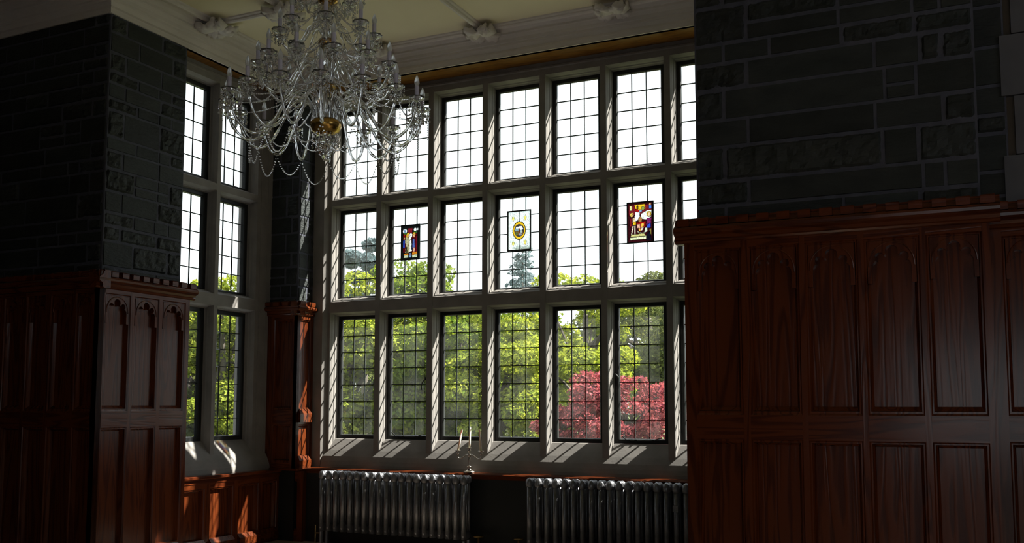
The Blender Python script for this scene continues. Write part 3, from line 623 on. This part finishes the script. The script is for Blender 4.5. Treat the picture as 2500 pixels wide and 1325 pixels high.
ch = tag(empty('chandelier', (CH.x, CH.y, 3.61)), 'huge tiered crystal chandelier with candle bulbs hanging at upper left', 'chandelier')
def zz(z): return z-3.61
# central body
mb = MB(); mb.lathe([(0, zz(3.40)), (.05, zz(3.405)), (.095, zz(3.43)), (.112, zz(3.47)), (.108, zz(3.495)), (.085, zz(3.515)), (.04, zz(3.52)), (0, zz(3.52))], n=32, flute=.03, lob=16)
mb.build('receiver_bowl', GILT, ch, True)
mb = MB(); mb.lathe([(0, zz(3.30)), (.02, zz(3.305)), (.04, zz(3.33)), (.06, zz(3.355)), (.075, zz(3.375)), (.06, zz(3.395)), (.03, zz(3.40))], n=24, flute=.10, lob=12); mb.build('glass_dish', CRYSTAL, ch, True)
mb = MB(); blob(mb, (0, 0, zz(3.235)), .026, 10, 6); mb.tube([(0, 0, zz(3.26)), (0, 0, zz(3.31))], .006, 6); mb.build('finial_ball', CRYSTAL, ch)
prof_c = [(.014, 3.50), (.02, 3.54), (.035, 3.56), (.018, 3.60), (.016, 3.66), (.05, 3.70), (.06, 3.74), (.045, 3.78), (.018, 3.80), (.016, 3.88), (.028, 3.93), (.016, 3.96), (.015, 4.04), (.045, 4.07), (.05, 4.10), (.02, 4.13), (.015, 4.2), (.03, 4.3), (.015, 4.36), (.05, 4.40), (.02, 4.45), (.012, 4.8), (.012, 5.46)]
mb = MB(); mb.lathe([(r*1.25, zz(z)) for r, z in prof_c], n=18, flute=.12, lob=9); mb.build('glass_stem', CRYSTAL, ch, True)
for z, r in ((3.75, .052), (4.09, .062), (4.41, .075)):
    mb = MB(); mb.lathe([(0, zz(z)-.04), (r*.6, zz(z)-.035), (r, zz(z)-.005), (r*.9, zz(z)+.02), (r*.4, zz(z)+.035), (0, zz(z)+.035)], n=20); mb.build('gilt_receiver', GILT, ch, True)
mb = MB(); mb.lathe([(0, zz(5.44)), (.05, zz(5.445)), (.08, zz(5.48)), (.08, zz(5.5))], n=20); mb.build('ceiling_rose', GILT, ch, True)
# candle arms: one per tier built once, then copied
def pendant(mb, c, n=3, r=.0058, drop=True):
    z = c[2]
    for i in range(n): blob(mb, (c[0], c[1], z), r); z -= r*2.4
    if drop:
        z -= .012; x, y = c[0], c[1]; vs = [(x, y, z+.016)]+[(x+.0095*math.cos(k*PI/3), y+.0095*math.sin(k*PI/3), z-.004) for k in range(6)]+[(x, y, z-.016)]
        mb.add(vs, [(0, 1+k, 1+(k+1) % 6) for k in range(6)]+[(7, 1+(k+1) % 6, 1+k) for k in range(6)])
def make_arm(R, pts, zc, tube_r):
    P = catmull([(x, 0, z) for x, z in pts], 6)
    mb = MB(); mb.tube(P, tube_r, 12, 0, twist=.22, lobes=4); arm = mb.build('arm', CRYSTAL, ch, True, loc=(0, 0, zc))
    pan = MB(); pr = [(.008, -.012), (.03, -.004), (.048, .006), (.058, .020), (.054, .021), (.044, .010), (.028, .002), (.008, -.002)]
    pan.lathe(pr, (R, 0, 0), 32, flute=.07, lob=8)
    pan.lathe([(.008, -.05), (.024, -.045), (.034, -.03), (.030, -.028), (.018, -.035), (.010, -.012)], (R, 0, 0), 24, flute=.08, lob=8)
    pan.build('drip_pan', CRYSTAL, arm, True)
    MB().lathe([(0, .0), (.017, .0), (.0165, .004), (.0150, .008), (.0150, .100), (.0130, .104), (0, .104)], (R, 0, 0), 14).build('candle_sleeve', SLEEVE, arm, True)
    MB().lathe([(.010, .102), (.015, .110), (.0185, .122), (.0185, .134), (.0145, .152), (.0085, .168), (.003, .180), (0, .182)], (R, 0, 0), 14).build('bulb', BULB, arm, True)
    pe = MB()
    for k in range(8):
        th = 2*PI*k/8; pendant(pe, (R+.055*math.cos(th), .055*math.sin(th), .010), 3 if k % 2 else 5)
    for k in range(5):
        th = 2*PI*k/5; pendant(pe, (R+.030*math.cos(th), .030*math.sin(th), -.042), 2)
    pe.build('crystal_pendants', BEAD, arm)
    return arm
def tier(n, R, pts, zc, off_deg, tr):
    a0 = make_arm(R, pts, zc, tr); base = math.radians(off_deg)
    for i in range(n):
        if i == 0: a = a0
        else:
            a = a0.copy(); COL.objects.link(a); a.parent = ch
            for chd in a0.children:
                c = chd.copy(); COL.objects.link(c); c.parent = a
        a.rotation_euler.z = base+2*PI*i/n
    # swags
    lo = min(pts, key=lambda p: p[1])
    for i in range(n):
        s = MB(); t0, t1 = base+2*PI*i/n, base+2*PI*(i+1)/n
        chain(s, (R*math.cos(t0), R*math.sin(t0), zc-.01), (R*math.cos(t1), R*math.sin(t1), zc-.01), .11*R/.7+.03)
        s.build('bead_swag', BEAD, ch)
        s = MB(); chain(s, (lo[0]*math.cos(t0), lo[0]*math.sin(t0), zc+lo[1]-.01), (lo[0]*math.cos(t1), lo[0]*math.sin(t1), zc+lo[1]-.01), (.13 if i % 2 else .18)*R/.7, .0062, .019)
        s.build('bead_loop', BEAD, ch)
        s = MB(); chain(s, (.05*math.cos(t0), .05*math.sin(t0), zc+.24), (R*math.cos(t0)*.94, R*math.sin(t0)*.94, zc+.01), .07)
        s.build('bead_drape', BEAD, ch)
cam_az = math.degrees(math.atan2(-9.603-CH.y, 6.734-CH.x))
P1 = [(.085, -.14), (.09, -.05), (.14, .045), (.22, .065), (.30, .0), (.37, -.13), (.45, -.235), (.54, -.265), (.63, -.205), (.685, -.10), (.70, -.02)]
P2 = [(.035, -.12), (.05, -.03), (.10, .05), (.17, .05), (.23, -.04), (.29, -.15), (.36, -.19), (.43, -.15), (.475, -.07), (.487, -.02)]
P3 = [(.035, -.06), (.045, .01), (.08, .06), (.13, .05), (.17, -.03), (.22, -.11), (.27, -.13), (.315, -.09), (.34, -.02)]
P4 = [(.03, -.05), (.05, .03), (.09, .04), (.12, -.03), (.16, -.08), (.20, -.06), (.22, -.02)]
tier(16, .70, P1, 0.0, cam_az-3, .0088)
tier(12, .487, P2, zz(3.88), cam_az+5, .0078)
tier(8, .34, P3, zz(4.155), cam_az-2, .007)
tier(6, .22, P4, zz(4.45), cam_az+12, .006)
# long strings from the outer pans and pendants below the bowl
s = MB()
for i in range(16):
    if i % 3 == 0: continue
    t = math.radians(cam_az-3)+2*PI*i/16; x, y = .74*math.cos(t), .74*math.sin(t); n = random.choice((6, 9, 13))
    for k in range(n): blob(s, (x, y, .0-k*.0175), .0055)
s.build('bead_strings', BEAD, ch)
for q, (r, z, n) in enumerate(((.095, 3.40, 22), (.07, 3.36, 16), (.04, 3.33, 10), (.10, 3.68, 18), (.09, 4.02, 16), (.10, 4.34, 18))):
    s = MB()
    for i in range(n):
        t = 2*PI*i/n+q; pendant(s, (r*math.cos(t), r*math.sin(t), zz(z)), random.choice((2, 3, 4, 5)))
    s.build('pendant_ring', BEAD, ch)
for q, (r0, z0, r1, z1, n) in enumerate(((.045, 3.74, .10, 3.52, 18), (.04, 4.08, .12, 3.86, 16), (.04, 4.40, .12, 4.16, 14))):
    s = MB()
    for i in range(n):
        t = 2*PI*(i+.5)/n; s.tube([(r0*math.cos(t), r0*math.sin(t), zz(z0)), (r1*math.cos(t), r1*math.sin(t), zz(z1))], [.006, .003], 5)
    s.build('crystal_spears', CRYSTAL, ch)

# ---------------------------------------------------------------- radiators
def make_section():
    mb = MB(); z0, z1 = .02, .63
    mb.tube([(0, -.055, z0), (0, -.055, z1)], .027, 10); mb.tube([(0, .055, z0), (0, .055, z1)], .020, 8); mb.tube([(0, .0, z0+.03), (0, .0, z1-.03)], .016, 8)
    def lump(c, r, seed):
        vs = []; n, m_ = 14, 10
        for i in range(m_+1):
            for k in range(n):
                ph, th = PI*i/m_, 2*PI*k/n; d = Vector((math.sin(ph)*math.cos(th), math.sin(ph)*math.sin(th), math.cos(ph)))
                q = 1+.13*noise.noise(d*4+Vector((seed, 0, 0))); vs.append((c[0]+d.x*r[0]*q, c[1]+d.y*r[1]*q, c[2]+d.z*r[2]*q))
        mb.add(vs, [(i*n+k, i*n+(k+1) % n, (i+1)*n+(k+1) % n, (i+1)*n+k) for i in range(m_) for k in range(n)])
    lump((0, -.052, .635), (.041, .044, .055), 1); lump((0, .05, .64), (.036, .042, .045), 2); lump((0, 0, .65), (.034, .06, .036), 3)
    lump((0, 0, .06), (.038, .085, .05), 4)
    return mb
sec_src = None
def radiator(x0, n, pitch, label, valve_x, extra):
    global sec_src
    root = tag(empty('radiator', (x0, -.52, .0)), label, 'radiator')
    for i in range(n):
        if sec_src is None: sec_src = make_section().build('radiator_section', RADI, root, True); o = sec_src
        else: o = sec_src.copy(); COL.objects.link(o); o.parent = root
        o.location = (i*pitch+pitch/2, 0, .02)
    for i in (0, n-1):
        for y in (-.055, .055): MB().tube([(i*pitch+pitch/2, y, .03), (i*pitch+pitch/2, y, FLOOR)], [.02, .026], 8).build('foot', RADI, root)
    if valve_x is not None:
        v = MB(); v.tube([(valve_x, 0, FLOOR), (valve_x, 0, .07)], .012, 8); v.tube([(valve_x, 0, -.02), (extra, 0, -.02)], .012, 8); v.lathe([(0, .07), (.05, .07), (.055, .078), (.05, .086), (0, .086)], (valve_x, 0, 0), 12); v.build('valve', VALVE, root, True)
    return root
r1 = radiator(.10, 20, .0955, 'old ribbed cast iron radiator under the window, nearer the corner pillar', 2.01, 1.88)
mb = MB(); mb.tube([(-.07, 0, .09), (-.07, 0, FLOOR)], .009, 6); mb.tube([(-.07, 0, .0), (.03, 0, .0)], .009, 6); mb.build('supply_pipe', VALVE, r1)
r2 = radiator(2.67, 24, .0955, 'old ribbed cast iron radiator under the window, partly hidden by the right pier', -.10, .02)
mb = MB(); mb.box((1.55, -.095, .44), (1.60, -.08, .50)); mb.build('name_plate', RADI, r2)

# ---------------------------------------------------------------- candelabra
cx, cy, cz = 1.905, -.345, .720
cd = tag(empty('candelabra', (cx, cy, cz)), 'small silver three-branched candelabra on the window ledge', 'candelabra')
mb = MB(); mb.lathe([(0, 0), (.060, 0), (.064, .008), (.055, .018), (.035, .028), (.018, .038), (.012, .048)], n=28, flute=.07, lob=7); mb.build('base', SILVER, cd, True)
mb = MB(); mb.lathe([(.012, .045), (.010, .06), (.030, .066), (.028, .071), (.010, .076), (.008, .09), (.011, .13), (.013, .16), (.010, .165), (.016, .178), (.019, .19), (.010, .205), (.008, .215), (.017, .23), (.019, .24), (.012, .255), (.012, .26)], n=14); mb.build('stem', SILVER, cd, True)
def candle_holder(px, pz, name='drip_cup'):
    q = MB(); q.lathe([(.005, -.045), (.010, -.04), (.018, -.025), (.010, -.012), (.012, -.004), (.030, .0), (.033, .005), (.030, .006), (.012, .004), (0, .004)], (px, 0, pz), 18); q.build(name, SILVER, cd, True)
candle_holder(0, .262); candle_holder(-.140, .232); candle_holder(.140, .232)
for sgn in (-1, 1):
    q = MB(); q.tube(catmull([(0, 0, .19), (sgn*.03, 0, .192), (sgn*.06, 0, .178), (sgn*.095, 0, .155), (sgn*.125, 0, .152), (sgn*.140, 0, .168), (sgn*.140, 0, .19)], 5), .0058, 8); q.build('branch', SILVER, cd, True)
tilt = [(0, .264, .012, 'middle candle, upright'), (-.140, .234, .050, 'leaning candle'), (.140, .234, -.020, 'slightly leaning candle')]
for px, pz, lean, lb in tilt:
    q = MB(); q.tube([(px, 0, pz), (px+lean*.3, 0, pz+.06), (px+lean, 0, pz+(.225 if px == 0 else .235 if px < 0 else .235)*.98)], [.0125, .0115, .0085], 12); q.tube([(px+lean, 0, pz+.225), (px+lean, 0, pz+.238)], .0012, 5)
    cobj = q.build('candle', WAX, cd, True); cobj['label'] = lb

# ---------------------------------------------------------------- garden outside
gb = MB(); nx, ny = 40, 30; vs = []
for i in range(nx+1):
    for j in range(ny+1):
        x = -80+130*i/nx; y = .4+110*j/ny; vs.append((x, y, -1.0+.25*noise.noise(Vector((x*.08, y*.08, 0)))+.012*max(0, y-20)))
gb.add(vs, [(i*(ny+1)+j, (i+1)*(ny+1)+j, (i+1)*(ny+1)+j+1, i*(ny+1)+j+1) for i in range(nx) for j in range(ny)])
S(gb.build('lawn', GRASS, None, True), 'green lawn outside beyond the windows', 'lawn')
GREEN = leaf_mat('leaf_green', (.05, .10, .015), (.25, .31, .045), (1.0, .95, .5), .42)
LIME = leaf_mat('leaf_lime', (.10, .155, .02), (.42, .46, .07), (1.0, .92, .5), .42)
OLIVE = leaf_mat('leaf_olive', (.04, .06, .02), (.17, .19, .06), (1.0, .95, .6), .35)
PINE = leaf_mat('leaf_pine', (.05, .08, .05), (.11, .15, .09), (.9, 1, .8), .3)
BLUEG = leaf_mat('leaf_blue_grey', (.10, .14, .15), (.18, .23, .24), (.9, 1, 1), .3)
REDL = leaf_mat('leaf_red', (.09, .015, .035), (.56, .16, .165), (1.0, .7, .65), .35)
def crown_mesh(clumps, n, size, seed, flat=.5, spread=1.0):
    """clumps: list of (centre, radius); leaves lie near the shells of many small tufts"""
    r = np.random.default_rng(seed); C_ = np.array([c for c, _ in clumps]); Rr = np.array([q for _, q in clumps])
    w = (Rr**2).sum(1) if Rr.ndim == 2 else Rr**2; w = w/w.sum(); k = r.choice(len(clumps), n, p=w)
    d = r.normal(size=(n, 3)); d /= np.linalg.norm(d, axis=1)[:, None]; rad = r.uniform(.55, 1.0, n)**.6
    RR = Rr[k] if Rr.ndim == 2 else Rr[k][:, None]; P = C_[k]+d*rad[:, None]*RR*spread
    # leaf quads
    nrm = r.normal(size=(n, 3))*.6+d*.4+np.array([0, 0, flat]); nrm /= np.linalg.norm(nrm, axis=1)[:, None]
    a = np.cross(nrm, r.normal(size=(n, 3))); a /= np.linalg.norm(a, axis=1)[:, None]; b_ = np.cross(nrm, a)
    s = size*r.uniform(.6, 1.3, n)[:, None]
    V = np.stack([P-a*s, P-b_*s*.55, P+a*s, P+b_*s*.55], 1).reshape(-1, 3)
    tone = np.clip(.5+.28*r.normal(size=n), 0, 1)
    return V, tone
def leaf_object(name, V, tone, m_, parent, loc):
    n = len(V)//4; me = bpy.data.meshes.new(name); me.vertices.add(len(V)); me.vertices.foreach_set('co', (V-np.array(loc)).astype(np.float32).ravel())
    me.loops.add(4*n); me.loops.foreach_set('vertex_index', np.arange(4*n, dtype=np.int32)); me.polygons.add(n); me.polygons.foreach_set('loop_start', np.arange(0, 4*n, 4, dtype=np.int32))
    me.update(calc_edges=True)
    at = me.attributes.new('tone', 'FLOAT', 'FACE'); at.data.foreach_set('value', tone.astype(np.float32))
    me.materials.append(m_); o = bpy.data.objects.new(name, me); COL.objects.link(o); o.parent = parent; return o
def tree(name, label, cat, x, y, top, rad, low, m_, n, size, seed, nclump=26, group=None, trunk=True, trunk_r=.14, shape=1.0, cover=1.0, spread=1.0):
    g = -1.0+.012*max(0, y-20)+.0; root = tag(empty(name, (x, y, g)), label, cat, group); r = random.Random(seed); cl = []
    H = top-low; cz_ = (top+low)/2
    for i in range(nclump):
        while True:
            p = Vector((r.uniform(-1, 1), r.uniform(-1, 1), r.uniform(-1, 1)))
            if .35 < p.length < 1: break
        cr = rad*r.uniform(.22, .42)*cover; wz = H/2-cr*.6
        taper = 1-(shape-1)*(p.z+1)/2 if shape != 1 else 1
        cl.append(((x+p.x*(rad-cr*.7)*taper, y+p.y*(rad-cr*.7)*taper, cz_+p.z*wz), (cr, cr, cr*.62)))
    V, t = crown_mesh(cl, n, size, seed, spread=spread)
    leaf_object('foliage', V, t, m_, root, (x, y, g))
    if trunk:
        tb = MB(); hh = cz_+H*.2-g
        tb.tube(catmull([(0, 0, -.1), (r.uniform(-.1, .1), 0, hh*.35), (r.uniform(-.2, .2), 0, hh*.7), (0, 0, hh)], 4), [trunk_r*(1-.6*i/12) for i in range(13)], 8)
        tb.build('trunk', BARK, root, True)
        tb = MB()
        for i in range(0, nclump, 2):
            c = cl[i][0]; h0 = hh*r.uniform(.35, .8); tb.tube(catmull([(0, 0, h0), ((c[0]-x)*.5, (c[1]-y)*.5, (h0+c[2]-g)/2+.2), (c[0]-x, c[1]-y, c[2]-g)], 3), [trunk_r*.4, trunk_r*.35, trunk_r*.3, trunk_r*.25, trunk_r*.2, trunk_r*.15, trunk_r*.1], 5)
        tb.build('branches', BARK, root)
    return root
tree('deciduous_tree', 'bright lime green tree seen through the lights beside the corner pillar', 'tree', -8.9, 13.2, 5.55, 2.5, -.6, LIME, 26000, .075, 21, 34)
tree('deciduous_tree', 'mid green leafy tree behind the red and blue stained glass panel', 'tree', -7.6, 15.0, 6.25, 2.6, -.6, GREEN, 28000, .075, 22, 36)
tree('deciduous_tree', 'full green tree left of the candelabra, seen low through the third light', 'tree', -5.3, 12.6, 5.0, 2.0, -.7, GREEN, 26000, .07, 23, 34)
tree('deciduous_tree', 'low spreading yellow-green tree just left of the red maple', 'tree', -3.5, 11.6, 3.9, 1.6, -.6, LIME, 22000, .06, 24, 30)
tree('deciduous_tree', 'airy light green tree rising behind the red maple', 'tree', -4.6, 20.5, 6.3, 2.6, .2, LIME, 16000, .08, 25, 30, trunk_r=.2, cover=.8)
tree('woodland_tree', 'tall dark wood with bare trunks behind the red maple, at right', 'tree', -5.6, 31.0, 6.9, 3.8, 1.4, OLIVE, 18000, .10, 26, 40, trunk_r=.3, cover=.75)
tree('woodland_tree', 'olive green tree behind the right end of the wide window', 'tree', -2.0, 26.0, 6.0, 3.0, 0, OLIVE, 16000, .10, 27, 32, trunk_r=.25)
tree('deciduous_tree', 'distant green tree closing the view behind the middle of the garden', 'tree', -12.0, 31.0, 7.0, 4.0, -.5, GREEN, 20000, .11, 28, 36)
tree('red_maple', 'rounded red-leaved maple seen low through the right-hand lights', 'tree', -.15, 11.2, 2.52, 1.75, -.6, REDL, 38000, .045, 29, 100, trunk_r=.08, cover=.62)
tree('red_maple', 'smaller red maple bush at the left foot of the larger red maple', 'tree', -1.55, 10.9, 1.8, .9, -.7, REDL, 14000, .045, 30, 34, trunk_r=.05)
tree('pine_tree', 'hazy grey pine rising above the lime tree through the first light', 'tree', -26.8, 40.7, 12.2, 2.2, 4, BLUEG, 9000, .17, 31, 20, trunk_r=.25, cover=.8)
tree('pine_tree', 'rounded dark pine crown on the skyline under the shield glass panel', 'tree', -9.3, 48.6, 10.5, 4.0, 3, OLIVE, 20000, .16, 32, 36, trunk_r=.4)
tree('deciduous_tree', 'yellow-green tree seen through the light by the left pier', 'tree', -13.6, 11.8, 5.0, 2.0, -.6, OLIVE, 18000, .08, 33, 30)
tree('deciduous_tree', 'tall olive tree seen through the right light of the narrow side window', 'tree', -11.6, 10.8, 5.9, 1.6, -.6, LIME, 20000, .07, 34, 30)
tree('deciduous_tree', 'broad green tree further off beyond the narrow side window', 'tree', -17.8, 17.0, 5.6, 3.0, -.6, GREEN, 18000, .09, 35, 30)
tree('deciduous_tree', 'green tree hidden mostly behind the corner pillar', 'tree', -11.2, 14.2, 4.9, 2.0, -.6, GREEN, 16000, .08, 36, 30)
# conifer with tiers of drooping boughs
root = tag(empty('conifer', (-24.1, 58.4, -.6)), 'tall blue-grey conifer on the skyline under the oval glass panel', 'tree')
r = random.Random(4); cl = []
for i in range(20):
    t = i/19; z = 3+t*10.6; R0 = 2.9*(1-t)**.8+.25
    for k in range(5):
        th = r.uniform(0, 2*PI); q = R0*r.uniform(.35, 1); cl.append(((-24.1+q*math.cos(th), 58.4+q*math.sin(th), z-.25*q+r.uniform(-.2, .2)), (.55+R0*.16, .55+R0*.16, .16)))
V, t = crown_mesh(cl, 9000, .13, 41, flat=.2); leaf_object('foliage', V, t, BLUEG, root, (-24.1, 58.4, -.6))
MB().tube([(0, 0, 0), (0, 0, 14.2)], [.3, .05], 8).build('trunk', BARK, root, True)
# woodland belt closing the horizon
cl = []; r = random.Random(8)
for i in range(90):
    x = -75+i*1.15; y = 66+r.uniform(-4, 4)-.25*abs(x+20)*.3; cl.append(((x, y, r.uniform(.5, 6.0)), (2.6, 2.6, 2.2)))
V, t = crown_mesh(cl, 45000, .24, 42)
root = tag(empty('woodland', (-25, 66, 0)), 'distant belt of mixed woodland along the horizon', 'woodland', kind='stuff'); leaf_object('foliage', V, t, OLIVE, root, (-25, 66, 0))
